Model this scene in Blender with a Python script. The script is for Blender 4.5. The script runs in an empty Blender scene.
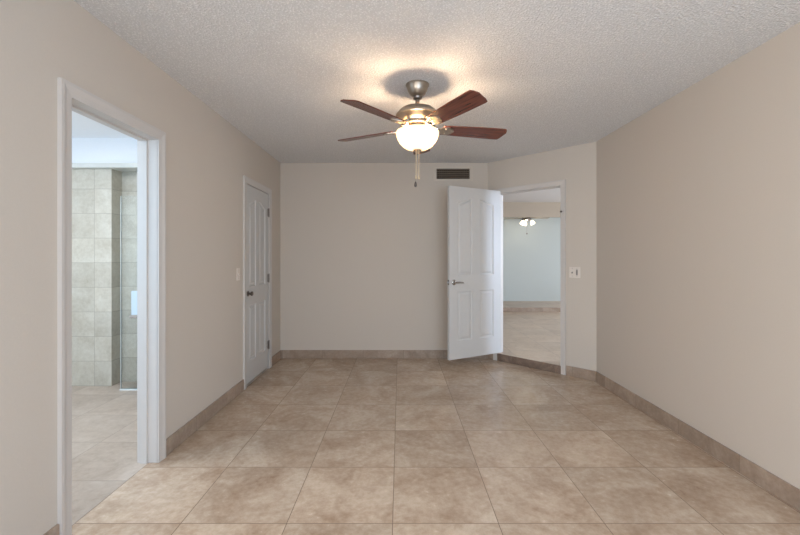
import bpy, bmesh, math, random
from mathutils import Vector, Matrix
random.seed(7)
S = bpy.context.scene
C = S.collection
PI = math.pi
R = math.radians

# ------------------------------------------------------------------ camera, light, exposure
EYE = 1.265
cam = bpy.data.cameras.new('camera')
cam.sensor_width = 36.0
cam.lens = 36.0 * 391.0 / 800.0
cam.shift_y = -10.5 / 800.0
cam.clip_start = 0.05
camera = bpy.data.objects.new('camera', cam)
C.objects.link(camera)
camera.location = (0, 0, EYE)
camera.rotation_euler = (PI / 2, 0, 0)
S.camera = camera

S.view_settings.view_transform = 'Standard'
S.view_settings.look = 'None'
S.view_settings.gamma = 1.0
S.view_settings.use_curve_mapping = False
S.view_settings.exposure = -0.03
S.cycles.max_bounces = 10
S.cycles.diffuse_bounces = 6
S.cycles.glossy_bounces = 5
S.cycles.transmission_bounces = 8
S.cycles.use_denoising = True
S.cycles.sample_clamp_indirect = 6.0

world = bpy.data.worlds.new('world')
S.world = world
world.use_nodes = True
wn = world.node_tree
wn.nodes.clear()
wo = wn.nodes.new('ShaderNodeOutputWorld')
wb = wn.nodes.new('ShaderNodeBackground')
sky = wn.nodes.new('ShaderNodeTexSky')
sky.sky_type = 'NISHITA'
sky.sun_disc = False
sky.sun_elevation = R(45)
wb.inputs['Strength'].default_value = 0.15
wn.links.new(sky.outputs[0], wb.inputs[0])
wn.links.new(wb.outputs[0], wo.inputs[0])


def area(name, loc, rot, sx, sy, watts, col, spread=180):
    l = bpy.data.lights.new(name, 'AREA')
    l.shape = 'RECTANGLE'
    l.size = sx
    l.size_y = sy
    l.energy = watts
    l.color = col
    l.spread = R(spread)
    o = bpy.data.objects.new(name, l)
    C.objects.link(o)
    o.location = loc
    o.rotation_euler = rot
    return o


def point(name, loc, watts, col, rad):
    l = bpy.data.lights.new(name, 'POINT')
    l.energy = watts
    l.color = col
    l.shadow_soft_size = rad
    o = bpy.data.objects.new(name, l)
    C.objects.link(o)
    o.location = loc
    return o


DAY = (0.86, 0.93, 1.0)
WARM = (1.0, 0.75, 0.50)
# daylight through the window openings, plus fill lamps added in unseen openings
area('daylight_rear_window', (0.75, -1.55, 1.25), (PI / 2, 0, 0), 2.2, 1.9, 88, (0.73, 0.86, 1.0))
area('daylight_side_window', (1.97, -0.55, 1.4), (PI / 2, 0, PI / 2), 1.3, 1.4, 15, (0.32, 0.64, 1.0))
area('added_left_fill', (-1.46, -0.75, 1.4), (PI / 2, 0, -PI / 2), 1.3, 1.4, 58, (1.0, 0.97, 0.93))  # added fill, brightens the right wall
area('daylight_hall_window', (5.25, 2.95, 1.55), (PI / 2, 0, PI / 2), 0.6, 1.3, 135, (0.60, 0.76, 1.0))
area('added_hall_fill', (5.25, 6.2, 1.5), (PI / 2, 0, PI / 2), 2.2, 1.5, 66, DAY)  # added fill for the hall and the pale green far wall
area('daylight_far_room_window', (5.25, 9.05, 1.3), (PI / 2, 0, PI / 2), 0.8, 1.5, 15, (0.80, 0.88, 1.0))
area('daylight_bathroom_window', (-2.7, 1.28, 1.55), (PI / 2, 0, 0), 1.3, 1.3, 16, (0.30, 0.66, 1.0))
area('added_bathroom_fill', (-2.75, 2.3, 2.47), (0, 0, 0), 1.0, 0.9, 38, (0.95, 0.97, 1.0))  # lamp added in an unseen ceiling opening to brighten the bathroom from above


# ------------------------------------------------------------------ materials
def lin(c):
    return tuple(((v / 255.0) / 12.92 if v / 255.0 <= 0.04045 else ((v / 255.0 + 0.055) / 1.055) ** 2.4) for v in c) + (1.0,)


def new_mat(name):
    m = bpy.data.materials.new(name)
    m.use_nodes = True
    nt = m.node_tree
    return m, nt, nt.nodes['Principled BSDF']


def simple(name, rgb, rough=0.5, metal=0.0, noise=0.0, nscale=40.0, bump=0.0, spec=0.5):
    m, nt, b = new_mat(name)
    N, L = nt.nodes, nt.links
    b.inputs['Roughness'].default_value = rough
    b.inputs['Metallic'].default_value = metal
    b.inputs['Specular IOR Level'].default_value = spec
    tc = N.new('ShaderNodeTexCoord')
    nz = N.new('ShaderNodeTexNoise')
    nz.inputs['Scale'].default_value = nscale
    nz.inputs['Detail'].default_value = 4
    L.new(tc.outputs['Object'], nz.inputs['Vector'])
    rp = N.new('ShaderNodeValToRGB')
    c = lin(rgb)
    rp.color_ramp.elements[0].position = 0.3
    rp.color_ramp.elements[1].position = 0.7
    rp.color_ramp.elements[0].color = tuple(v * (1 - noise) for v in c[:3]) + (1,)
    rp.color_ramp.elements[1].color = tuple(min(1, v * (1 + noise)) for v in c[:3]) + (1,)
    L.new(nz.outputs['Fac'], rp.inputs[0])
    L.new(rp.outputs[0], b.inputs['Base Color'])
    if bump:
        bp = N.new('ShaderNodeBump')
        bp.inputs['Strength'].default_value = bump
        bp.inputs['Distance'].default_value = 0.004
        L.new(nz.outputs['Fac'], bp.inputs['Height'])
        L.new(bp.outputs[0], b.inputs['Normal'])
    return m


def popcorn(name, rgb):
    m, nt, b = new_mat(name)
    N, L = nt.nodes, nt.links
    b.inputs['Roughness'].default_value = 0.95
    b.inputs['Specular IOR Level'].default_value = 0.1
    tc = N.new('ShaderNodeTexCoord')
    v = N.new('ShaderNodeTexVoronoi')
    v.inputs['Scale'].default_value = 90
    n1 = N.new('ShaderNodeTexNoise')
    n1.inputs['Scale'].default_value = 110
    n1.inputs['Detail'].default_value = 3
    L.new(tc.outputs['Object'], v.inputs['Vector'])
    L.new(tc.outputs['Object'], n1.inputs['Vector'])
    mx = N.new('ShaderNodeMath')
    mx.operation = 'SUBTRACT'
    L.new(n1.outputs['Fac'], mx.inputs[0])
    L.new(v.outputs['Distance'], mx.inputs[1])
    rp = N.new('ShaderNodeValToRGB')
    c = lin(rgb)
    rp.color_ramp.elements[0].position = 0.0
    rp.color_ramp.elements[1].position = 0.5
    rp.color_ramp.elements[0].color = tuple(x * 0.80 for x in c[:3]) + (1,)
    rp.color_ramp.elements[1].color = tuple(min(1, x * 1.05) for x in c[:3]) + (1,)
    L.new(mx.outputs[0], rp.inputs[0])
    L.new(rp.outputs[0], b.inputs['Base Color'])
    bp = N.new('ShaderNodeBump')
    bp.inputs['Strength'].default_value = 0.85
    bp.inputs['Distance'].default_value = 0.006
    L.new(mx.outputs[0], bp.inputs['Height'])
    L.new(bp.outputs[0], b.inputs['Normal'])
    return m


def tile(name, axes, w, h, ox, oy, cols, grout, rough, mortar=0.004, nscale=2.6, bump=0.25):
    """stone tile; axes = which combination of object coordinates makes the tile plane"""
    m, nt, b = new_mat(name)
    N, L = nt.nodes, nt.links
    tc = N.new('ShaderNodeTexCoord')
    sp = N.new('ShaderNodeSeparateXYZ')
    L.new(tc.outputs['Object'], sp.inputs[0])
    cb = N.new('ShaderNodeCombineXYZ')
    if axes == 'xy':
        L.new(sp.outputs[0], cb.inputs[0])
        L.new(sp.outputs[1], cb.inputs[1])
    else:
        su = N.new('ShaderNodeMath')
        su.operation = 'SUBTRACT'
        L.new(sp.outputs[0], su.inputs[0])
        L.new(sp.outputs[1], su.inputs[1])
        L.new(su.outputs[0], cb.inputs[0])
        L.new(sp.outputs[2], cb.inputs[1])
    mp = N.new('ShaderNodeMapping')
    mp.inputs['Location'].default_value = (-ox + 40 * w, -oy + 40 * h, 0)
    L.new(cb.outputs[0], mp.inputs['Vector'])
    br = N.new('ShaderNodeTexBrick')
    br.offset = 0.0
    br.squash = 1.0
    br.inputs['Scale'].default_value = 1.0
    br.inputs['Mortar Size'].default_value = mortar * 0.5
    br.inputs['Mortar Smooth'].default_value = 0.15
    br.inputs['Brick Width'].default_value = w
    br.inputs['Row Height'].default_value = h
    br.inputs['Bias'].default_value = 0.0
    br.inputs['Color1'].default_value = (0.0, 0, 0, 1)
    br.inputs['Color2'].default_value = (1, 1, 1, 1)
    br.inputs['Mortar'].default_value = (0.5, 0.5, 0.5, 1)
    L.new(mp.outputs[0], br.inputs['Vector'])
    # clouded stone: big cloud + fine grain, shifted by the random value of each tile
    sc = N.new('ShaderNodeVectorMath')
    sc.operation = 'SCALE'
    sc.inputs['Scale'].default_value = 7.0
    L.new(br.outputs['Color'], sc.inputs[0])
    ad = N.new('ShaderNodeVectorMath')
    ad.operation = 'ADD'
    L.new(tc.outputs['Object'], ad.inputs[0])
    L.new(sc.outputs[0], ad.inputs[1])
    n1 = N.new('ShaderNodeTexNoise')
    n1.inputs['Scale'].default_value = nscale
    n1.inputs['Detail'].default_value = 7
    n1.inputs['Roughness'].default_value = 0.62
    n1.inputs['Distortion'].default_value = 0.9
    L.new(ad.outputs[0], n1.inputs['Vector'])
    n2 = N.new('ShaderNodeTexNoise')
    n2.inputs['Scale'].default_value = nscale * 10
    n2.inputs['Detail'].default_value = 6
    n2.inputs['Roughness'].default_value = 0.7
    L.new(ad.outputs[0], n2.inputs['Vector'])
    mx = N.new('ShaderNodeMix')
    mx.data_type = 'FLOAT'
    mx.inputs[0].default_value = 0.40
    L.new(n1.outputs['Fac'], mx.inputs[2])
    L.new(n2.outputs['Fac'], mx.inputs[3])
    rp = N.new('ShaderNodeValToRGB')
    e = rp.color_ramp.elements
    e[0].position = 0.31
    e[0].color = lin(cols[0])
    e[1].position = 0.69
    e[1].color = lin(cols[2])
    k = e.new(0.5)
    k.color = lin(cols[1])
    L.new(mx.outputs[0], rp.inputs[0])
    # small tone step from tile to tile
    mr = N.new('ShaderNodeMapRange')
    mr.inputs['To Min'].default_value = 0.93
    mr.inputs['To Max'].default_value = 1.07
    L.new(br.outputs['Color'], mr.inputs['Value'])
    ms = N.new('ShaderNodeVectorMath')
    ms.operation = 'SCALE'
    L.new(rp.outputs[0], ms.inputs[0])
    L.new(mr.outputs[0], ms.inputs['Scale'])
    fm = N.new('ShaderNodeMix')
    fm.data_type = 'RGBA'
    L.new(br.outputs['Fac'], fm.inputs[0])
    L.new(ms.outputs[0], fm.inputs[6])
    fm.inputs[7].default_value = lin(grout)
    L.new(fm.outputs[2], b.inputs['Base Color'])
    rr = N.new('ShaderNodeMapRange')
    rr.inputs['To Min'].default_value = rough - 0.02
    rr.inputs['To Max'].default_value = rough + 0.03
    L.new(n2.outputs['Fac'], rr.inputs['Value'])
    L.new(rr.outputs[0], b.inputs['Roughness'])
    b.inputs['Specular IOR Level'].default_value = 0.45
    hm = N.new('ShaderNodeMath')
    hm.operation = 'MULTIPLY_ADD'
    hm.inputs[1].default_value = -1.0
    L.new(br.outputs['Fac'], hm.inputs[0])
    sh = N.new('ShaderNodeMath')
    sh.operation = 'MULTIPLY'
    sh.inputs[1].default_value = 0.25
    L.new(mx.outputs[0], sh.inputs[0])
    L.new(sh.outputs[0], hm.inputs[2])
    bp = N.new('ShaderNodeBump')
    bp.inputs['Strength'].default_value = bump
    bp.inputs['Distance'].default_value = 0.002
    L.new(hm.outputs[0], bp.inputs['Height'])
    L.new(bp.outputs[0], b.inputs['Normal'])
    return m


def wood(name, dark, light):
    m, nt, b = new_mat(name)
    N, L = nt.nodes, nt.links
    tc = N.new('ShaderNodeTexCoord')
    mp = N.new('ShaderNodeMapping')
    mp.inputs['Scale'].default_value = (2.0, 30.0, 8.0)
    L.new(tc.outputs['Object'], mp.inputs['Vector'])
    n = N.new('ShaderNodeTexNoise')
    n.inputs['Scale'].default_value = 3.0
    n.inputs['Detail'].default_value = 6
    n.inputs['Distortion'].default_value = 0.7
    L.new(mp.outputs[0], n.inputs['Vector'])
    rp = N.new('ShaderNodeValToRGB')
    rp.color_ramp.elements[0].position = 0.3
    rp.color_ramp.elements[1].position = 0.7
    rp.color_ramp.elements[0].color = lin(dark)
    rp.color_ramp.elements[1].color = lin(light)
    L.new(n.outputs['Fac'], rp.inputs[0])
    L.new(rp.outputs[0], b.inputs['Base Color'])
    b.inputs['Roughness'].default_value = 0.27
    b.inputs['Specular IOR Level'].default_value = 0.7
    return m


def frosted(name, rgb, emit, ecol, clear=0.0, through=0.6):
    m, nt, b = new_mat(name)
    N, L = nt.nodes, nt.links
    out = N['Material Output']
    tr = N.new('ShaderNodeBsdfTranslucent')
    tr.inputs[0].default_value = lin(rgb)
    b.inputs['Base Color'].default_value = lin(rgb)
    b.inputs['Roughness'].default_value = 0.3
    b.inputs['Emission Color'].default_value = ecol + (1,)
    b.inputs['Emission Strength'].default_value = emit
    mx = N.new('ShaderNodeMixShader')
    mx.inputs[0].default_value = through
    L.new(b.outputs[0], mx.inputs[1])
    L.new(tr.outputs[0], mx.inputs[2])
    # thin frosted glass lets part of the light straight through
    tp = N.new('ShaderNodeBsdfTransparent')
    tp.inputs[0].default_value = lin(rgb)
    m2 = N.new('ShaderNodeMixShader')
    m2.inputs[0].default_value = clear
    L.new(mx.outputs[0], m2.inputs[1])
    L.new(tp.outputs[0], m2.inputs[2])
    L.new(m2.outputs[0], out.inputs[0])
    return m


def clear_glass(name, tint):
    m, nt, b = new_mat(name)
    N, L = nt.nodes, nt.links
    out = N['Material Output']
    t = N.new('ShaderNodeBsdfTransparent')
    t.inputs[0].default_value = tint + (1,)
    g = N.new('ShaderNodeBsdfGlossy')
    g.inputs['Roughness'].default_value = 0.03
    f = N.new('ShaderNodeFresnel')
    f.inputs[0].default_value = 1.4
    mx = N.new('ShaderNodeMixShader')
    L.new(f.outputs[0], mx.inputs[0])
    L.new(t.outputs[0], mx.inputs[1])
    L.new(g.outputs[0], mx.inputs[2])
    L.new(mx.outputs[0], out.inputs[0])
    return m


M = {}
M['paint'] = simple('beige_wall_paint', (205, 195, 184), 0.7, noise=0.012, nscale=130, bump=0.10, spec=0.25)
M['hall_paint'] = simple('hall_beige_paint', (186, 173, 157), 0.7, noise=0.012, nscale=130, bump=0.10, spec=0.25)
M['green_paint'] = simple('pale_green_paint', (204, 212, 211), 0.7, noise=0.012, nscale=90, bump=0.08, spec=0.25)
M['white_paint'] = simple('white_wall_paint', (244, 245, 247), 0.7, noise=0.01, nscale=90, bump=0.05, spec=0.25)
M['trim'] = simple('white_trim_paint', (206, 200, 195), 0.42, noise=0.01, nscale=20, spec=0.4)
M['door'] = simple('white_door_paint', (205, 203, 201), 0.42, noise=0.01, nscale=25, bump=0.02, spec=0.4)
M['closet_door'] = M['door']
M['ceiling'] = popcorn('popcorn_ceiling', (243, 243, 244))
M['smooth_ceiling'] = simple('smooth_ceiling_paint', (226, 224, 224), 0.8, noise=0.01, nscale=60, bump=0.05, spec=0.2)
M['floor'] = tile('floor_stone_tile', 'xy', 0.503, 0.4965, -0.035, 2.355 - 0.002,
                  ((152, 126, 104), (188, 167, 146), (216, 200, 181)), (126, 108, 93), 0.26)
M['hall_floor'] = tile('hall_stone_tile', 'xy', 0.503, 0.503, 1.88, 4.9,
                       ((158, 134, 112), (186, 164, 142), (204, 186, 166)), (128, 110, 95), 0.30)
M['bath_floor'] = tile('bathroom_stone_tile', 'xy', 0.503, 0.46, -1.544, 2.67,
                       ((154, 138, 124), (178, 163, 149), (196, 184, 172)), (140, 127, 116), 0.36)
M['base'] = tile('skirting_stone_tile', 'uz', 0.503, 4.0, 0.2, 0.0,
                 ((134, 116, 101), (160, 141, 125), (182, 165, 149)), (122, 107, 95), 0.42, nscale=4.0)
M['riser'] = tile('step_stone_tile', 'uz', 0.71, 4.0, 0.25, 0.0,
                  ((98, 80, 68), (122, 103, 90), (148, 129, 115)), (95, 80, 70), 0.42, nscale=7.0)
M['shower_tile'] = tile('cream_travertine_tile', 'uz', 0.34, 0.241, -2.993 - 3.83, 0.004,
                        ((172, 163, 146), (193, 187, 173), (209, 205, 193)), (156, 149, 136), 0.28, nscale=3.2)
M['nickel'] = simple('brushed_nickel', (176, 166, 154), 0.32, 1.0, noise=0.06, nscale=60)
M['dark_nickel'] = simple('dark_metal', (128, 120, 114), 0.35, 1.0, noise=0.06, nscale=60)
M['chrome'] = simple('polished_chrome', (186, 181, 176), 0.2, 1.0, noise=0.02)
M['blade'] = wood('cherry_wood', (70, 34, 26), (124, 64, 47))
M['pale_blade'] = wood('pale_blade_wood', (178, 166, 150), (204, 194, 180))
M['bowl'] = frosted('frosted_amber_glass', (246, 222, 184), 0.55, (1.0, 0.76, 0.46), 0.0, 0.05)
M['small_shade'] = frosted('frosted_small_glass', (252, 240, 220), 6.0, (1.0, 0.88, 0.68))
M['grille_dark'] = simple('vent_shadow_cavity', (40, 34, 28), 0.9)
M['grille_slat'] = simple('vent_slat_grey', (118, 104, 90), 0.6, noise=0.05)
M['vent_frame'] = simple('vent_frame_paint', (208, 197, 184), 0.5, noise=0.01)
M['plate'] = simple('ivory_plastic', (224, 214, 204), 0.4, noise=0.01)
M['toggle_dark'] = simple('dark_toggle_plastic', (146, 137, 130), 0.4, noise=0.02)
M['glass'] = clear_glass('shower_glass', (0.975, 0.99, 0.985))
M['glass_edge'] = simple('glass_edge', (226, 232, 230), 0.2, noise=0.01)
M['blue_white'] = simple('pale_blue_plastic', (196, 214, 226), 0.35, noise=0.02)
M['chain'] = simple('pale_brass_chain', (214, 196, 166), 0.4, 0.3, noise=0.03)
M['ledge'] = simple('pale_marble_ledge', (214, 214, 208), 0.35, noise=0.05, nscale=8)
M['black'] = simple('hole_shade_black', (38, 34, 32), 0.6, noise=0.02)  # black put in for the shade inside the strike plate holes


# ------------------------------------------------------------------ mesh helpers
class MB:
    def __init__(self):
        self.bm = bmesh.new()

    def box(self, a, b, mat=None):
        (x0, y0, z0), (x1, y1, z1) = a, b
        vs = [self.bm.verts.new(p) for p in ((x0, y0, z0), (x1, y0, z0), (x1, y1, z0), (x0, y1, z0),
                                             (x0, y0, z1), (x1, y0, z1), (x1, y1, z1), (x0, y1, z1))]
        if mat is not None:
            for v in vs:
                v.co = mat @ v.co
        for f in ((3, 2, 1, 0), (4, 5, 6, 7), (0, 1, 5, 4), (1, 2, 6, 5), (2, 3, 7, 6), (3, 0, 4, 7)):
            self.bm.faces.new([vs[i] for i in f])
        return self

    def prism(self, pts, z0, z1, mat=None):
        lo = [self.bm.verts.new((p[0], p[1], z0)) for p in pts]
        hi = [self.bm.verts.new((p[0], p[1], z1)) for p in pts]
        if mat is not None:
            for v in lo + hi:
                v.co = mat @ v.co
        n = len(pts)
        self.bm.faces.new(lo[::-1])
        self.bm.faces.new(hi)
        for i in range(n):
            self.bm.faces.new((lo[i], lo[(i + 1) % n], hi[(i + 1) % n], hi[i]))
        return self

    def lathe(self, prof, n=48, mat=None, cap=True):
        rings = []
        for r, z in prof:
            if r < 1e-5:
                rings.append([self.bm.verts.new((0, 0, z))])
            else:
                rings.append([self.bm.verts.new((r * math.cos(2 * PI * i / n), r * math.sin(2 * PI * i / n), z)) for i in range(n)])
        if mat is not None:
            for rg in rings:
                for v in rg:
                    v.co = mat @ v.co
        for a, b in zip(rings[:-1], rings[1:]):
            for i in range(n):
                j = (i + 1) % n
                if len(a) == 1 and len(b) == 1:
                    break
                if len(a) == 1:
                    self.bm.faces.new((a[0], b[i], b[j]))
                elif len(b) == 1:
                    self.bm.faces.new((a[i], b[0], a[j]))
                else:
                    self.bm.faces.new((a[i], b[i], b[j], a[j]))
        if cap:
            for rg in (rings[0], rings[-1]):
                if len(rg) > 1:
                    self.bm.faces.new(rg)
        return self

    def tube(self, pts, rad, n=10):
        """round bar along points; rad a number or one per point"""
        pts = [Vector(p) for p in pts]
        rings = []
        up = None
        for i, p in enumerate(pts):
            t = (pts[min(i + 1, len(pts) - 1)] - pts[max(i - 1, 0)]).normalized()
            if up is None:
                up = Vector((0, 0, 1)) if abs(t.z) < 0.9 else Vector((1, 0, 0))
            s = t.cross(up).normalized()
            up = s.cross(t).normalized()
            r = rad[i] if isinstance(rad, (list, tuple)) else rad
            rings.append([self.bm.verts.new(p + r * (math.cos(2 * PI * k / n) * s + math.sin(2 * PI * k / n) * up)) for k in range(n)])
        for a, b in zip(rings[:-1], rings[1:]):
            for k in range(n):
                self.bm.faces.new((a[k], a[(k + 1) % n], b[(k + 1) % n], b[k]))
        self.bm.faces.new(rings[0][::-1])
        self.bm.faces.new(rings[-1])
        return self

    def sphere(self, c, r, n=12):
        bmesh.ops.create_uvsphere(self.bm, u_segments=n, v_segments=max(6, n // 2), radius=r, matrix=Matrix.Translation(c))
        return self

    def build(self, name, mat, parent=None, smooth=False, bevel=0.0, seg=2):
        bmesh.ops.recalc_face_normals(self.bm, faces=self.bm.faces[:])
        me = bpy.data.meshes.new(name)
        self.bm.to_mesh(me)
        self.bm.free()
        me.materials.append(mat)
        o = bpy.data.objects.new(name, me)
        C.objects.link(o)
        if smooth:
            for p in me.polygons:
                p.use_smooth = True
            me.set_sharp_from_angle(angle=R(38))
        if bevel:
            bv = o.modifiers.new('bevel', 'BEVEL')
            bv.width = bevel
            bv.segments = seg
            bv.limit_method = 'ANGLE'
        if parent is not None:
            o.parent = parent
        return o


def tag(o, label, cat=None, group=None, kind=None):
    o['label'] = label
    if cat:
        o['category'] = cat
    if group:
        o['group'] = group
    if kind:
        o['kind'] = kind
    return o


def empty(name, loc, rz=0.0):
    o = bpy.data.objects.new(name, None)
    o.empty_display_size = 0.1
    C.objects.link(o)
    o.location = loc
    o.rotation_euler = (0, 0, rz)
    return o


def struct(o, label, cat):
    return tag(o, label, cat, kind='structure')


def frame_mat(p, d):
    """local x along d, local y = outward (to the left of d turned -90 -> n), z up"""
    d = Vector((d[0], d[1], 0)).normalized()
    n = Vector((-d.y, d.x, 0))
    return Matrix(((d.x, n.x, 0, p[0]), (d.y, n.y, 0, p[1]), (0, 0, 1, 0), (0, 0, 0, 1)))


def wall(name, p, d, length, thick, z0, z1, openings, mat, label):
    """wall with its room face on local y = 0 and its body at y in 0..thick"""
    T = frame_mat(p, d)
    mb = MB()
    u = 0.0
    for (a, b, za, zb) in sorted(openings):
        if a > u:
            mb.box((u, 0, z0), (a, thick, z1), T)
        if za > z0:
            mb.box((a, 0, z0), (b, thick, za), T)
        if zb < z1:
            mb.box((a, 0, zb), (b, thick, z1), T)
        u = b
    if u < length:
        mb.box((u, 0, z0), (length, thick, z1), T)
    return struct(mb.build(name, mat), label, 'wall')


# ------------------------------------------------------------------ plan of the room
H = 2.44
XL, XR, YB, YR = -1.494, 2.0, 4.885, -1.6
TH = 0.12
SUM = 5.979                     # the angled wall is the line x + y = SUM
PA = (SUM - YB, YB)             # (1.094, 4.885)
PC = (XR, SUM - XR)             # (2.0, 3.979)
DA = (math.sqrt(0.5), -math.sqrt(0.5))
LA = math.hypot(PC[0] - PA[0], PC[1] - PA[1])
TA = frame_mat(PA, DA)          # local x along the angled wall, local y INTO the hall
STEP = 0.088

# floor slabs
struct(MB().prism([(XL, YR), (XR, YR), PC, PA, (XL, YB), (XL, 2.41), (XL - 0.05, 2.41), (XL - 0.05, 1.757), (XL, 1.757)], -0.06, 0.0).build('floor', M['floor']),
       'beige and brown square stone tile floor of the main room', 'floor')
BX0, BX1, BY0, BY1 = -3.7, XL - TH, 1.2, 3.83
mb = MB().prism([(BX0, BY0), (BX1, BY0), (BX1, 1.757), (XL - 0.05, 1.757), (XL - 0.05, 2.41), (BX1, 2.41), (BX1, 3.97), (BX0, 3.97)], -0.06, 0.0)
struct(mb.build('floor', M['bath_floor']), 'pale stone tile floor of the bathroom beyond the left doorway', 'floor')
hall_poly = [(-0.2, YB + TH), (1.144, YB + TH), (2.12, 4.029), (2.12, 2.4), (5.3, 2.4), (5.3, 8.4), (-0.2, 8.4)]
mb = MB().prism(hall_poly, -0.06, STEP)
mb.prism([(0.145, 0.0), (0.919, 0.0), (0.919, TH + 0.01), (0.145, TH + 0.01)], 0.0, STEP, TA)
struct(mb.build('floor', M['hall_floor']), 'raised light stone tile floor of the hall beyond the open door', 'floor')
struct(MB().box((-0.2, 8.4, -0.06), (5.3, 9.62, 0.18)).build('floor', M['hall_floor']),
       'raised strip of tile floor below the pale green wall', 'floor')

# ceilings
struct(MB().prism([(XL, YR), (XR, YR), PC, PA, (XL, YB)], H, H + 0.08).build('ceiling', M['ceiling']),
       'white popcorn textured ceiling of the main room', 'ceiling')
mb = MB().prism(hall_poly, H, H + 0.08).box((-0.2, 8.4, H), (5.3, 9.62, H + 0.08))
struct(mb.build('ceiling', M['smooth_ceiling']), 'smooth white ceiling of the hall beyond the open door', 'ceiling')
struct(MB().box((BX0, BY0, H), (BX1, 1.83, H + 0.08)).box((BX0, 2.77, H), (BX1, 3.97, H + 0.08)).box((BX0, 1.83, H), (-3.28, 2.77, H + 0.08))
       .box((-2.22, 1.83, H), (BX1, 2.77, H + 0.08)).build('ceiling', M['white_paint']),
       'smooth white ceiling of the bathroom beyond the left doorway', 'ceiling')  # hole left for the added overhead lamp

# walls of the main room. Left wall runs towards the camera so that its body lies at x < XL
LB = (1.761, 2.411, 0.0, 1.992)          # bathroom opening y0, y1, z0, z1
LC = (3.775, 4.445, 0.0, 1.985)          # closet opening
wall('wall_left', (XL, YR), (0, 1), YB - YR, TH, 0, H,
     [(-0.75 - 0.65 - YR, -0.75 + 0.65 - YR, 0.7, 2.1), (LB[0] - YR, LB[1] - YR, 0, LB[3]), (LC[0] - YR, LC[1] - YR, 0, LC[3])], M['paint'],
     'long beige left wall with the bathroom doorway and the closet door')
wall('wall_back', (XL - TH, YB), (1, 0), PA[0] - XL + TH + 0.05, TH, 0, H, [], M['paint'],
     'plain beige back wall below the ceiling fan and air vent')
wall('wall_angled', PA, DA, LA + 0.05, TH, 0, H, [(0.14, 0.924, 0.0, 2.045)], M['paint'],
     'short angled beige wall holding the open doorway to the hall')
wall('wall_right', PC, (0, -1), PC[1] - YR, TH, 0, H, [(PC[1] + 0.55 - 0.65, PC[1] + 0.55 + 0.65, 0.7, 2.1)], M['paint'], 'long plain beige right wall')
wall('wall_rear', (XR + TH, YR), (-1, 0), XR - XL + 2 * TH, TH, 0, H, [(0.23, 2.49, 0.25, 2.25)], M['paint'],
     'beige wall with the wide window behind the viewpoint')

# bathroom walls
wall('wall_bathroom', (BX0, BY1), (1, 0), -2.826 - BX0, TH + 0.02, 0, 2.130, [], M['shower_tile'],
     'cream stone tiled shower wall seen through the left doorway')
wall('wall_bathroom', (-2.90, BY1 + 0.14), (1, 0), BX1 + 2.90, TH, 0, 2.130, [], M['shower_tile'],
     'recessed cream tiled shower wall behind the glass screen')
wall('wall_bathroom', (BX0, BY1 + 0.02), (1, 0), BX1 - BX0, TH + 0.14, 2.175, H, [], M['white_paint'],
     'white painted wall above the cream shower tile')
wall('wall_bathroom', (BX0, BY0), (0, 1), 2.9, TH, 0, H, [], M['white_paint'],
     'white side wall of the bathroom hidden behind the left casing')
wall('wall_bathroom', (BX1, BY0), (-1, 0), BX1 - BX0, TH, 0, H, [(0.43, 1.75, 0.9, 2.2)], M['white_paint'],
     'white bathroom wall with the bathroom window')
mb = MB().box((BX0, BY1 - 0.05, 2.130), (BX1, BY1 + 0.16, 2.175))
struct(mb.build('trim_ledge', M['ledge'], bevel=0.004), 'narrow white ledge capping the cream shower tile', 'trim')
# closet behind the closet door
struct(MB().box((XL - TH - 0.55, LC[0] - 0.1, 0), (XL - TH - 0.5, LC[1] + 0.1, H))
       .box((XL - TH - 0.5, LC[0] - 0.1, 0), (XL - TH, LC[0] - 0.05, H)).box((XL - TH - 0.5, LC[1] + 0.05, 0), (XL - TH, LC[1] + 0.1, H))
       .box((XL - TH - 0.55, LC[0] - 0.1, -0.06), (XL, LC[1] + 0.1, -0.001)).box((XL - TH - 0.55, LC[0] - 0.1, H - 0.3), (XL - TH, LC[1] + 0.1, H - 0.25))
       .build('wall_closet', M['paint']), 'beige inside of the closet behind the closed narrow door', 'wall')

# hall and far room walls
wall('wall_hall', (5.3, 9.62), (0, -1), 9.62 - 2.4, TH, 0, H,
     [(9.62 - 9.45, 9.62 - 8.65, 0.55, 2.05), (9.62 - 7.3, 9.62 - 5.1, 0.75, 2.25), (9.62 - 3.25, 9.62 - 2.65, 0.9, 2.2)], M['hall_paint'],
     'beige hall side wall with the hall windows, the widest one added')
wall('wall_hall', (5.3, 2.4), (-1, 0), 5.3 - 2.12, TH, 0, H, [], M['hall_paint'], 'beige hall wall behind the right wall')
wall('wall_hall', (-0.2, YB + TH), (0, 1), 9.62 - YB - TH, TH, 0, H, [], M['hall_paint'], 'beige hall wall hidden behind the back wall')
struct(MB().box((-0.2, 8.4, 2.125), (5.3, 8.5, H)).build('wall_header', M['hall_paint']),
       'beige drop header above the pale green wall in the hall', 'wall')
wall('wall_far', (-0.2, 9.62), (1, 0), 5.5, TH, 0, H, [], M['green_paint'], 'pale green far wall seen through the open doorway')

# window frames in the openings
def window(name, p, d, w, z0, z1, label, bars=1):
    T = frame_mat(p, d)
    mb = MB()
    t = 0.045
    mb.box((0, 0.06, z0), (w, 0.10, z0 + t), T).box((0, 0.06, z1 - t), (w, 0.10, z1), T)
    mb.box((0, 0.06, z0 + t), (t, 0.10, z1 - t), T).box((w - t, 0.06, z0 + t), (w, 0.10, z1 - t), T)
    for i in range(bars):
        x = w * (i + 1) / (bars + 1)
        mb.box((x - 0.02, 0.065, z0 + t), (x + 0.02, 0.095, z1 - t), T)
    return struct(mb.build(name, M['trim']), label, 'window')


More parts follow.
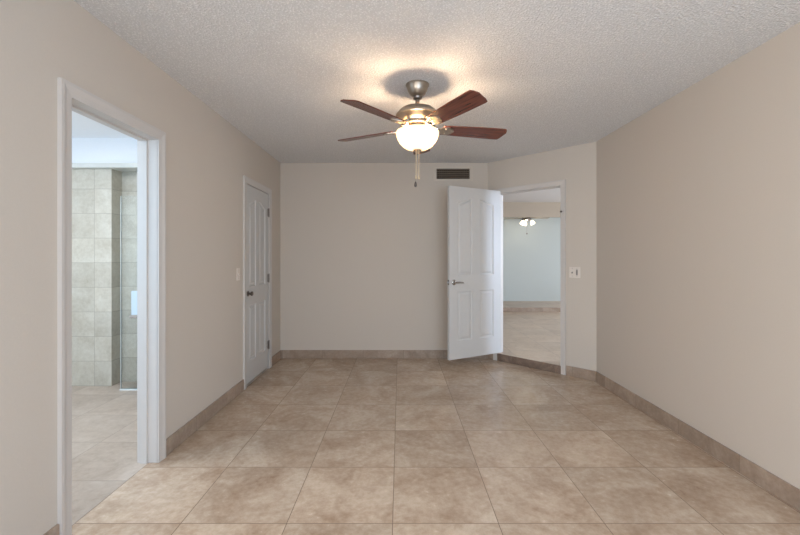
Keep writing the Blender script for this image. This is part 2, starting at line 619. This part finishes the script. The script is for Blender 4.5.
window('window_1', (XR + TH - 0.23, YR), (-1, 0), 2.26, 0.25, 2.25, 'wide white framed window behind the viewpoint')
window('window_6', (XR, 0.1), (0, -1), 1.3, 0.7, 2.1, 'white framed side window beside the viewpoint')
window('window_added_left', (XL, -1.4), (0, 1), 1.3, 0.7, 2.1, 'added white framed window for fill light from the left')  # unseen frame added around the left fill lamp
window('window_2', (BX1 - 0.43, BY0), (-1, 0), 1.32, 0.9, 2.2, 'white framed bathroom window')
window('window_added_hall', (5.3, 7.3), (0, -1), 2.2, 0.75, 2.25, 'added wide white framed window for fill light in the hall')  # unseen frame added around the hall fill lamp
window('window_4', (5.3, 3.25), (0, -1), 0.6, 0.9, 2.2, 'narrow white framed hall window', 0)
window('window_5', (5.3, 9.45), (0, -1), 0.8, 0.55, 2.05, 'white framed window beside the pale green wall')

# ------------------------------------------------------------------ skirting
BH, BT = 0.103, 0.012


def skirting(name, segs, mat, label, h=BH):
    mb = MB()
    for T, a, b in segs:
        mb.box((a, -BT, 0), (b, 0, h), T)
    return struct(mb.build(name, mat, bevel=0.0015, seg=1), label, 'baseboard')


TL = frame_mat((XL, 0), (0, 1))
TB = frame_mat((0, YB), (1, 0))
TR = frame_mat((XR, 0), (0, -1))
CW = 0.062                              # casing width
skirting('baseboard_left', [(TL, YR, LB[0] - CW + 0.004), (TL, LB[1] + CW - 0.002, LC[0] - CW + 0.002), (TL, LC[1] + CW - 0.002, YB)], M['base'],
         'brown stone tile baseboard along the left wall')
skirting('baseboard_back', [(TB, XL + BT, PA[0] - 0.005)], M['base'], 'brown stone tile baseboard along the back wall')
skirting('baseboard_angled', [(TA, 0.005, 0.085), (TA, 0.979, LA - 0.005)], M['base'], 'short brown stone tile baseboard beside the open doorway')
skirting('baseboard_right', [(TR, -PC[1] + 0.005, -YR)], M['base'], 'brown stone tile baseboard along the right wall')
skirting('baseboard_step', [(TA, 0.141, 0.923)], M['riser'], 'dark stone tile step riser below the open doorway', h=STEP)
struct(MB().box((-0.2, 8.388, STEP), (5.3, 8.4, 0.178)).build('baseboard_hall', M['base']),
       'stone tile riser across the far end of the hall floor', 'baseboard')


# ------------------------------------------------------------------ door casings and jambs
def casing(name, T, u0, u1, top, depth, label, zb=0.0, cw=CW, both=False, stop=None):
    """profiled casing round an opening, jamb lining inside it. local y=0 is the wall's room face"""
    mb = MB()
    prof = ((0.0, 0.011), (0.45, 0.014), (0.78, 0.019), (1.0, 0.019))     # thickness steps across the width, inner to outer

    def side(flip):
        sg = -1
        y0 = 0.0
        for (fa, ta), (fb, tb) in zip(prof[:-1], prof[1:]):
            a, b = fa * cw, fb * cw
            # left leg, right leg, head, with mitred corners
            for q in ('l', 'r', 'h'):
                if q == 'l':
                    pts = [(u0 - a, zb), (u0 - a, top + a), (u0 - b, top + b), (u0 - b, zb)]
                elif q == 'r':
                    pts = [(u1 + a, zb), (u1 + a, top + a), (u1 + b, top + b), (u1 + b, zb)]
                else:
                    pts = [(u0 - a, top + a), (u1 + a, top + a), (u1 + b, top + b), (u0 - b, top + b)]
                th = [ta, ta, tb, tb]
                fr, bk = [], []
                for (u, z), t in zip(pts, th if q != 'h' else [ta, ta, tb, tb]):
                    yy = -t if not flip else depth + t
                    y1 = 0.0 if not flip else depth
                    fr.append(mb.bm.verts.new(T @ Vector((u, yy, z))))
                    bk.append(mb.bm.verts.new(T @ Vector((u, y1, z))))
                mb.bm.faces.new(fr)
                mb.bm.faces.new(bk[::-1])
                for i in range(4):
                    j = (i + 1) % 4
                    mb.bm.faces.new((fr[i], bk[i], bk[j], fr[j]))
    side(False)
    if both:
        side(True)
    j = 0.005
    e = 0.0005
    z0 = zb if zb else 0.0
    mb.box((u0 - j, -0.002, z0), (u0, depth + 0.002, top + j), T)
    mb.box((u1, -0.002, z0), (u1 + j, depth + 0.002, top + j), T)
    mb.box((u0, -0.002, top), (u1, depth + 0.002, top + j), T)
    if stop:
        s0, s1 = stop
        mb.box((u0, s0, z0), (u0 + 0.011, s1, top - 0.011), T)
        mb.box((u1 - 0.011, s0, z0), (u1, s1, top - 0.011), T)
        mb.box((u0, s0, top - 0.011), (u1, s1, top), T)
    o = mb.build(name, M['trim'])
    return struct(o, label, 'trim')


bath_trim = casing('trim_1', TL, LB[0] + 0.006, LB[1] - 0.006, 1.986, TH, 'white painted frame of the bathroom doorway in the left wall', stop=(0.058, 0.098))
closet_trim = casing('trim_2', TL, LC[0] + 0.006, LC[1] - 0.006, 1.979, TH, 'white painted frame around the closed closet door', stop=(0.040, 0.075))
hall_trim = casing('trim_3', TA, 0.146, 0.918, 2.039, TH, 'white painted frame of the open doorway in the angled wall', cw=0.056, both=False, stop=(0.040, 0.075))
# strike plate on the far jamb of the bathroom doorway
yj = LB[1] - 0.006
sp_ = MB().box((XL - 0.090, yj - 0.0035, 0.860), (XL - 0.068, yj - 0.0002 + 0.0, 0.925)).build('strike_plate', M['nickel'], bath_trim)
MB().box((XL - 0.086, yj - 0.0042, 0.878), (XL - 0.074, yj - 0.0034, 0.898)).box((XL - 0.083, yj - 0.0042, 0.908), (XL - 0.077, yj - 0.0034, 0.914)) \
    .build('latch_hole', M['black'], sp_)
# small dark peg on the right leg of the hall frame
MB().lathe([(0.0, 0.0), (0.011, 0.0), (0.011, 0.018), (0.007, 0.024), (0.0, 0.025)], 12,
           TA @ Matrix.Translation((0.928, -0.0115, 1.755)) @ Matrix.Rotation(PI / 2, 4, 'X')).build('peg', M['dark_nickel'], hall_trim, True)


# ------------------------------------------------------------------ panelled door leaf
def leaf(w, h, t=0.035):
    """door leaf with two arched upper panels and two square lower panels moulded into both faces.
    local x 0..w, y 0..t, z 0..h"""
    st = 0.148 * w
    pw = (w - 3 * st) / 2
    pans = []
    for k in range(2):
        x0 = st + k * (pw + st)
        x1 = x0 + pw
        pans.append((k, x0, x1, 0.205, 0.765, False))
        pans.append((k, x0, x1, 0.945, h - 0.180, True))

    def outline(pan, d):
        k, x0, x1, z0, z1, arched = pan
        a, b_ = x0 + d, x1 - d
        pts = [(a, z0 + d), (b_, z0 + d)]
        if not arched:
            return pts + [(b_, z1 - d), (a, z1 - d)]
        n = 12
        for i in range(n + 1):                       # eyebrow curve rising to the middle of the door, from right to left
            f = i / n
            g = f if k == 1 else 1 - f
            pts.append((b_ + (a - b_) * f, z1 - d + 0.055 * g * g * (3 - 2 * g)))
        return pts
    mb = MB()
    bm = mb.bm
    rims = []
    xs = [0.0, st, st + pw, 2 * st + pw, 2 * st + 2 * pw, w]
    for side in (0, 1):
        y = 0.0 if side == 0 else t
        sg = 1 if side == 0 else -1                 # direction into the door

        def loop(pts, dy=0.0):
            return [bm.verts.new((p[0], y + sg * dy, p[1])) for p in pts]

        def poly(pts, dy=0.0):
            bm.faces.new(loop(pts, dy))
        rims.append(loop([(0, 0), (w, 0), (w, h), (0, h)]))
        for i in (0, 2, 4):                         # stiles and the mullion, full height
            poly([(xs[i], 0), (xs[i + 1], 0), (xs[i + 1], h), (xs[i], h)])
        for i in (1, 3):                            # bottom rail and lock rail
            for za, zb in ((0.0, 0.205), (0.765, 0.945)):
                poly([(xs[i], za), (xs[i + 1], za), (xs[i + 1], zb), (xs[i], zb)])
        for p in pans:
            arched = p[5]
            if arched:                              # top rail above the eyebrow curve
                ar = outline(p, 0.0)[2:]
                for q0, q1 in zip(ar[:-1], ar[1:]):
                    poly([q0, q1, (q1[0], h), (q0[0], h)])
            prev = loop(outline(p, 0.0))
            for d, dy in ((0.003, 0.006), (0.009, 0.010), (0.020, 0.0105), (0.040, 0.002)):
                ins = outline(p, d)
                nx = loop(ins, dy)
                for i in range(len(nx)):
                    j = (i + 1) % len(nx)
                    bm.faces.new((prev[i], prev[j], nx[j], nx[i]))
                prev = nx
            if arched:
                ar = ins[2:]
                zb = ins[0][1]
                for q0, q1 in zip(ar[:-1], ar[1:]):
                    poly([q0, q1, (q1[0], zb), (q0[0], zb)], dy)
            else:
                poly(ins, dy)
    for i in range(4):
        j = (i + 1) % 4
        bm.faces.new((rims[0][i], rims[0][j], rims[1][j], rims[1][i]))
    bmesh.ops.remove_doubles(bm, verts=bm.verts[:], dist=1e-5)
    return mb


def lever(parent, T, name='handle'):
    """round rose with a lever; local y points away from the door face, lever along +x"""
    a = MB()
    RX = T @ Matrix.Rotation(-PI / 2, 4, 'X')
    a.lathe([(0.0, 0.0), (0.031, 0.0), (0.031, 0.006), (0.026, 0.011), (0.013, 0.013), (0.011, 0.045), (0.0, 0.045)], 24, RX)
    pts = [T @ Vector(p) for p in ((0.0, 0.045, 0), (0.012, 0.050, 0), (0.05, 0.052, -0.002), (0.085, 0.050, -0.004), (0.105, 0.044, -0.006))]
    a.tube(pts, [0.011, 0.0105, 0.009, 0.0085, 0.007], 10)
    return a.build(name, M['chrome'], parent, True)


def knob(parent, T, name='knob'):
    a = MB()
    RX = T @ Matrix.Rotation(-PI / 2, 4, 'X')
    a.lathe([(0.0, 0.0), (0.028, 0.0), (0.028, 0.004), (0.022, 0.008), (0.010, 0.011), (0.009, 0.022), (0.016, 0.027), (0.022, 0.035),
             (0.022, 0.043), (0.015, 0.050), (0.0, 0.051)], 24, RX)
    return a.build(name, M['dark_nickel'], parent, True)


def hinge(parent, T):
    a = MB()
    a.lathe([(0.0, -0.047), (0.0065, -0.047), (0.0065, 0.047), (0.0, 0.047)], 10, T)
    for q in (-0.052, 0.047):
        a.lathe([(0.0, q), (0.0045, q), (0.0045, q + 0.005), (0.0, q + 0.005)], 8, T)
    a.box((-0.030, 0.004, -0.044), (0.0, 0.0065, 0.044), T)
    return a.build('hinge', M['dark_nickel'], parent, True)


# door standing open, hinged on the left jamb of the angled doorway
hp = TA @ Vector((0.168, -0.020, 0))
DW, DH = 0.757, 1.95
open_dir = R(208.6)
door_open = leaf(DW, DH).build('door_1', M['door'])
door_open.location = (hp.x, hp.y, STEP + 0.024)
door_open.rotation_euler = (0, 0, open_dir)
struct(door_open, 'white panelled door with arched upper panels standing open beside the hall doorway', 'door')
# local x towards the free edge; the face seen from the room is y = t
HZ = 0.89 - 0.022
lever(door_open, Matrix.Translation((DW - 0.062, 0.035, HZ)) @ Matrix.Scale(-1, 4, (1, 0, 0)))
lever(door_open, Matrix.Translation((DW - 0.062, 0.0, HZ)) @ Matrix.Rotation(PI, 4, 'Z'))
lp = MB().box((DW, 0.005, HZ - 0.029), (DW + 0.0015, 0.030, HZ + 0.029)).build('latch_plate', M['dark_nickel'], door_open)
MB().prism([(DW + 0.0015, 0.011), (DW + 0.011, 0.011), (DW + 0.0015, 0.024)], HZ - 0.010, HZ + 0.010).build('latch_bolt', M['chrome'], lp)
for z in (0.22, 1.0, 1.72):
    hinge(door_open, Matrix.Translation((-0.002, -0.007, z)) @ Matrix.Rotation(PI, 4, 'Z'))

# closed closet door in the left wall; its room face lies just inside the frame
CWD = LC[1] - LC[0] - 0.012 - 0.006
CHD = 1.979 - 0.003 - 0.022
door_closet = leaf(CWD, CHD).build('door_2', M['closet_door'])
door_closet.location = (XL - 0.002, LC[0] + 0.009, 0.022)
door_closet.rotation_euler = (0, 0, PI / 2)
struct(door_closet, 'narrow white panelled closet door closed in the left wall', 'door')
knob(door_closet, Matrix.Translation((0.062, 0.0, 0.882)) @ Matrix.Rotation(PI, 4, 'Z'))
for z in (0.25, 1.005, 1.745):
    hinge(door_closet, Matrix.Translation((CWD + 0.001, -0.0085, z)) @ Matrix.Scale(1, 4))

# ------------------------------------------------------------------ ceiling fan
FX, FY = 0.119, 2.67


def blade_outline(r0, r1, w0, w1):
    pts = []
    n = 8
    for i in range(n + 1):
        f = i / n
        r = r0 + (r1 - 0.035 - r0) * f
        pts.append((r, -(w0 + (w1 - w0) * math.sin(f * PI / 2 * 0.95)) / 2))
    hw = w1 / 2
    for a in (-62, -40, -15, 10, 35, 62):
        t = R(a)
        pts.append((r1 - 0.040 + 0.040 * math.cos(t) + (0.010 if a < 0 else 0.0), hw * math.sin(t) / math.sin(R(62)) * 0.97))
    for i in range(n, -1, -1):
        f = i / n
        r = r0 + (r1 - 0.035 - r0) * f
        pts.append((r, (w0 + (w1 - w0) * math.sin(f * PI / 2 * 0.95)) / 2))
    return pts


fan = empty('ceiling_fan', (FX, FY, 0))
tag(fan, 'brushed nickel ceiling fan with five dark cherry blades and a lit glass bowl', 'ceiling fan')
MB().lathe([(0.0, H), (0.080, H), (0.080, H - 0.007), (0.074, H - 0.014), (0.066, H - 0.040), (0.052, H - 0.066), (0.038, H - 0.078), (0.030, H - 0.082), (0.0, H - 0.082)], 40) \
    .build('canopy', M['nickel'], fan, True)
MB().lathe([(0.0, 2.368), (0.026, 2.366), (0.033, 2.356), (0.030, 2.344), (0.014, 2.336), (0.014, 2.280), (0.0, 2.280)], 24).build('downrod', M['dark_nickel'], fan, True)
MB().lathe([(0.0, 2.290), (0.032, 2.290), (0.040, 2.285), (0.085, 2.280), (0.112, 2.270), (0.130, 2.254), (0.137, 2.240), (0.147, 2.235), (0.150, 2.228), (0.148, 2.220),
            (0.138, 2.214), (0.130, 2.198), (0.112, 2.186), (0.104, 2.180), (0.104, 2.162), (0.098, 2.156), (0.0, 2.156)], 56) \
    .build('motor_housing', M['nickel'], fan, True)
MB().lathe([(0.0, 2.156), (0.080, 2.156), (0.088, 2.146), (0.088, 2.132), (0.060, 2.126), (0.0, 2.126)], 48).build('light_fitter', M['chrome'], fan, True)
for k in range(5):
    ang = R((12, 84, 153, 229, 300)[k])
    T = Matrix.Rotation(ang, 4, 'Z') @ Matrix.Translation((0, 0, 2.143)) @ Matrix.Rotation(R(-13), 4, 'X')
    b = MB().prism(blade_outline(0.175, 0.638, 0.112, 0.142), -0.003, 0.003)
    bo = b.build('blade', M['blade'], fan, bevel=0.0012, seg=1)
    bo.matrix_local = T
    ir = MB()
    ir.prism([(0.145, -0.018), (0.175, -0.040), (0.215, -0.048), (0.245, -0.030), (0.262, 0.0), (0.245, 0.030), (0.215, 0.048), (0.175, 0.040), (0.145, 0.018)], -0.0085, -0.0035)
    for (sx, sy) in ((0.20, -0.027), (0.20, 0.027), (0.243, 0.0)):
        ir.lathe([(0.0, -0.012), (0.0055, -0.0115), (0.007, -0.0085)], 10, Matrix.Translation((sx, sy, 0)))
    io = ir.build('blade_iron', M['nickel'], fan, True)
    io.matrix_local = T
    # curved neck from the motor to the plate, with a domed boss
    nk = MB().tube([(0.092, 0, 0.030), (0.115, 0, 0.020), (0.135, 0, 0.004), (0.160, 0, -0.006)], [0.016, 0.017, 0.016, 0.012], 12)
    nk.lathe([(0.0, -0.022), (0.014, -0.020), (0.024, -0.014), (0.028, -0.006), (0.020, 0.0), (0.0, 0.001)], 20, Matrix.Translation((0.138, 0, 0.002)))
    no = nk.build('arm', M['chrome'], io, True)
bowl_prof = [(0.143, 2.120), (0.146, 2.112), (0.145, 2.098), (0.138, 2.074), (0.125, 2.049), (0.105, 2.025), (0.078, 2.007), (0.046, 1.997), (0.016, 1.994)]
bw = MB().lathe(bowl_prof, 64, cap=False).build('glass_bowl', M['bowl'], fan, True)
MB().lathe([(0.0, 2.002), (0.030, 1.999), (0.030, 1.993), (0.020, 1.985), (0.014, 1.978), (0.010, 1.966), (0.0, 1.963)], 24).build('finial', M['nickel'], fan, True)
for (dx, dy, z1, fob) in ((-0.010, -0.030, 1.815, 'fob'), (0.008, -0.032, 1.812, None)):
    ch = MB().tube([(dx, dy, 1.999), (dx, dy, z1)], 0.0018, 6)
    z = 1.995
    while z > z1:
        ch.sphere((dx, dy, z), 0.0030, 6)
        z -= 0.009
    co = ch.build('pull_chain', M['chain'], fan, True)
    MB().lathe([(0.0, z1 + 0.004), (0.005, z1), (0.0075, z1 - 0.012), (0.0075, z1 - 0.020), (0.0, z1 - 0.026)], 12, Matrix.Translation((dx, dy, 0))) \
        .build('pull_fob', M['chain'], co, True)
# a thinner cord under the first chain that ends in a small dark bell
cd = MB().tube([(-0.014, -0.030, 1.999), (-0.014, -0.030, 1.770)], 0.0009, 6).build('pull_chain', M['nickel'], fan, True)
MB().lathe([(0.0, 1.776), (0.005, 1.772), (0.009, 1.756), (0.009, 1.742), (0.0, 1.738)], 12, Matrix.Translation((-0.014, -0.030, 0))).build('pull_fob', M['dark_nickel'], cd, True)
for a in (48, 118, 191, 264, 337):
    point('fan_bulb_light', (FX + 0.088 * math.cos(R(a)), FY + 0.088 * math.sin(R(a)), 2.072), 6.6, WARM, 0.026)

# ------------------------------------------------------------------ fan in the far room
HX, HY = 2.93, 9.05
fan2 = empty('ceiling_fan', (HX, HY, 0))
tag(fan2, 'small ceiling fan with lit glass shades seen through the open doorway', 'ceiling fan')
MB().lathe([(0.0, H), (0.075, H), (0.070, H - 0.04), (0.03, H - 0.06), (0.03, 2.30), (0.10, 2.285), (0.115, 2.25), (0.115, 2.19), (0.09, 2.165), (0.0, 2.165)], 32) \
    .build('motor_housing', M['dark_nickel'], fan2, True)
for k in range(5):
    T = Matrix.Rotation(R(4 + 72 * k), 4, 'Z') @ Matrix.Translation((0, 0, 2.172)) @ Matrix.Rotation(R(-10), 4, 'X')
    bo = MB().prism(blade_outline(0.13, 0.53, 0.09, 0.125), -0.003, 0.003).build('blade', M['pale_blade'], fan2)
    bo.matrix_local = T
    io = MB().prism([(0.08, -0.02), (0.19, -0.03), (0.20, 0.0), (0.19, 0.03), (0.08, 0.02)], -0.008, -0.0035).build('blade_iron', M['dark_nickel'], fan2)
    io.matrix_local = T
MB().lathe([(0.0, 2.165), (0.075, 2.165), (0.105, 2.15), (0.105, 2.125), (0.05, 2.10), (0.0, 2.098)], 28).build('light_fitter', M['dark_nickel'], fan2, True)
for k in range(3):
    a = R(-90 + 60 + 120 * k)
    T = Matrix.Translation((0.105 * math.cos(a), 0.105 * math.sin(a), 2.10)) @ Matrix.Rotation(a, 4, 'Z') @ Matrix.Rotation(R(-28), 4, 'Y')
    MB().lathe([(0.018, 0.0), (0.026, -0.01), (0.042, -0.035), (0.052, -0.07), (0.054, -0.09)], 20, T, cap=False).build('lamp_shade', M['small_shade'], fan2, True)
ch = MB().tube([(0.0, -0.02, 2.10), (0.0, -0.02, 1.82)], 0.0015, 6).build('pull_chain', M['dark_nickel'], fan2)
MB().sphere((0.0, -0.02, 1.805), 0.018, 12).build('pull_fob', M['dark_nickel'], ch, True)
point('far_fan_bulb_light', (HX, HY, 2.0), 2.5, (1.0, 0.86, 0.66), 0.05)

# ------------------------------------------------------------------ air vent on the back wall
vt = empty('air_vent', (0.662, YB, 2.303))
tag(vt, 'rectangular slatted air vent set high in the back wall', 'air vent')
mb = MB()
for a, b in (((-0.245, -0.008, 0.064), (0.245, 0, 0.092)), ((-0.245, -0.008, -0.092), (0.245, 0, -0.064)),
             ((-0.245, -0.008, -0.064), (-0.206, 0, 0.064)), ((0.206, -0.008, -0.064), (0.245, 0, 0.064))):
    mb.box(a, b)
mb.build('frame', M['vent_frame'], vt, bevel=0.002, seg=1)
MB().box((-0.206, -0.0015, -0.064), (0.206, 0, 0.064)).build('backing', M['grille_dark'], vt)
for i in range(5):
    z = -0.052 + i * 0.026
    MB().box((-0.206, -0.005, -0.0045), (0.206, 0.005, 0.0045), Matrix.Translation((0, -0.006, z)) @ Matrix.Rotation(R(35), 4, 'X')).build('slat', M['grille_slat'], vt)
mb = MB()
for i in range(17):
    x = -0.194 + i * 0.388 / 16
    mb.box((x - 0.0018, -0.0135, -0.064), (x + 0.0018, -0.0125, 0.064))
mb.build('grille_bars', M['grille_slat'], vt)


# ------------------------------------------------------------------ light switches
def switch(name, T, gang, label):
    """local y = 0 is the wall face, the room at y < 0"""
    e = bpy.data.objects.new(name, None)
    e.empty_display_size = 0.05
    C.objects.link(e)
    e.matrix_world = T
    tag(e, label, 'light switch')
    w = 0.07 + 0.046 * (gang - 1)
    MB().box((-w / 2, -0.006, -0.0575), (w / 2, 0, 0.0575)).build('plate', M['plate'], e, bevel=0.003)
    for g in range(gang):
        x = (g - (gang - 1) / 2) * 0.046
        if gang == 2 and g == 1:
            r = MB().prism([(0, -0.030), (0.004, 0.0), (0.0015, 0.030), (-0.001, 0.030), (-0.001, -0.030)], -0.008, 0.008)
            o = r.build('rocker', M['toggle_dark'], e)
            o.matrix_local = Matrix.Translation((x, -0.0065, 0)) @ Matrix(((0, 0, 1, 0), (-1, 0, 0, 0), (0, 1, 0, 0), (0, 0, 0, 1)))
        else:
            MB().box((-0.005, -0.016, -0.006), (0.005, 0.0, 0.006), Matrix.Translation((x, -0.005, 0)) @ Matrix.Rotation(R(28), 4, 'X')) \
                .build('toggle', M['toggle_dark'] if gang == 2 else M['plate'], e)
        for q in (-0.040, 0.040):
            MB().lathe([(0.0, 0.0), (0.003, 0.0), (0.002, 0.001), (0.0, 0.001)], 8,
                       Matrix.Translation((x, -0.006, q)) @ Matrix.Rotation(PI / 2, 4, 'X')).build('screw', M['toggle_dark'], e)
    return e


switch('light_switch', TA @ Matrix.Translation((1.066, 0, 1.103)), 2, 'double ivory light switch on the angled wall right of the open doorway')
switch('light_switch', TL @ Matrix.Translation((3.605, 0, 1.107)), 1, 'single ivory light switch on the left wall beside the closet door')

# ------------------------------------------------------------------ shower screen in the bathroom
ss = empty('shower_screen', (-2.2, 3.72, 0))
tag(ss, 'clear glass shower screen in front of the tiled bathroom wall', 'shower screen')
MB().box((-0.452, -0.004, 0.012), (0.45, 0.004, 1.845)).build('glass_pane', M['glass'], ss)
MB().box((-0.456, -0.005, 0.012), (-0.452, 0.005, 1.845)).build('edge_seal', M['glass_edge'], ss)
MB().box((-0.46, -0.012, 0.0), (0.45, 0.012, 0.012)).build('bottom_rail', M['glass_edge'], ss)
hx = (-2.515 + 2.2)
hd = MB().box((hx + 0.085, -0.045, 0.665), (hx + 0.100, -0.030, 0.905)).box((hx - 0.03, -0.045, 0.690), (hx + 0.085, -0.030, 0.720)) \
    .box((hx + 0.086, -0.031, 0.70), (hx + 0.099, -0.004, 0.72)).box((hx + 0.086, -0.031, 0.87), (hx + 0.099, -0.004, 0.89)) \
    .build('handle', M['chrome'], ss, bevel=0.003)
MB().box((hx - 0.015, -0.040, 0.720), (hx + 0.085, -0.028, 0.945)).build('pull_panel', M['blue_white'], hd, bevel=0.002)
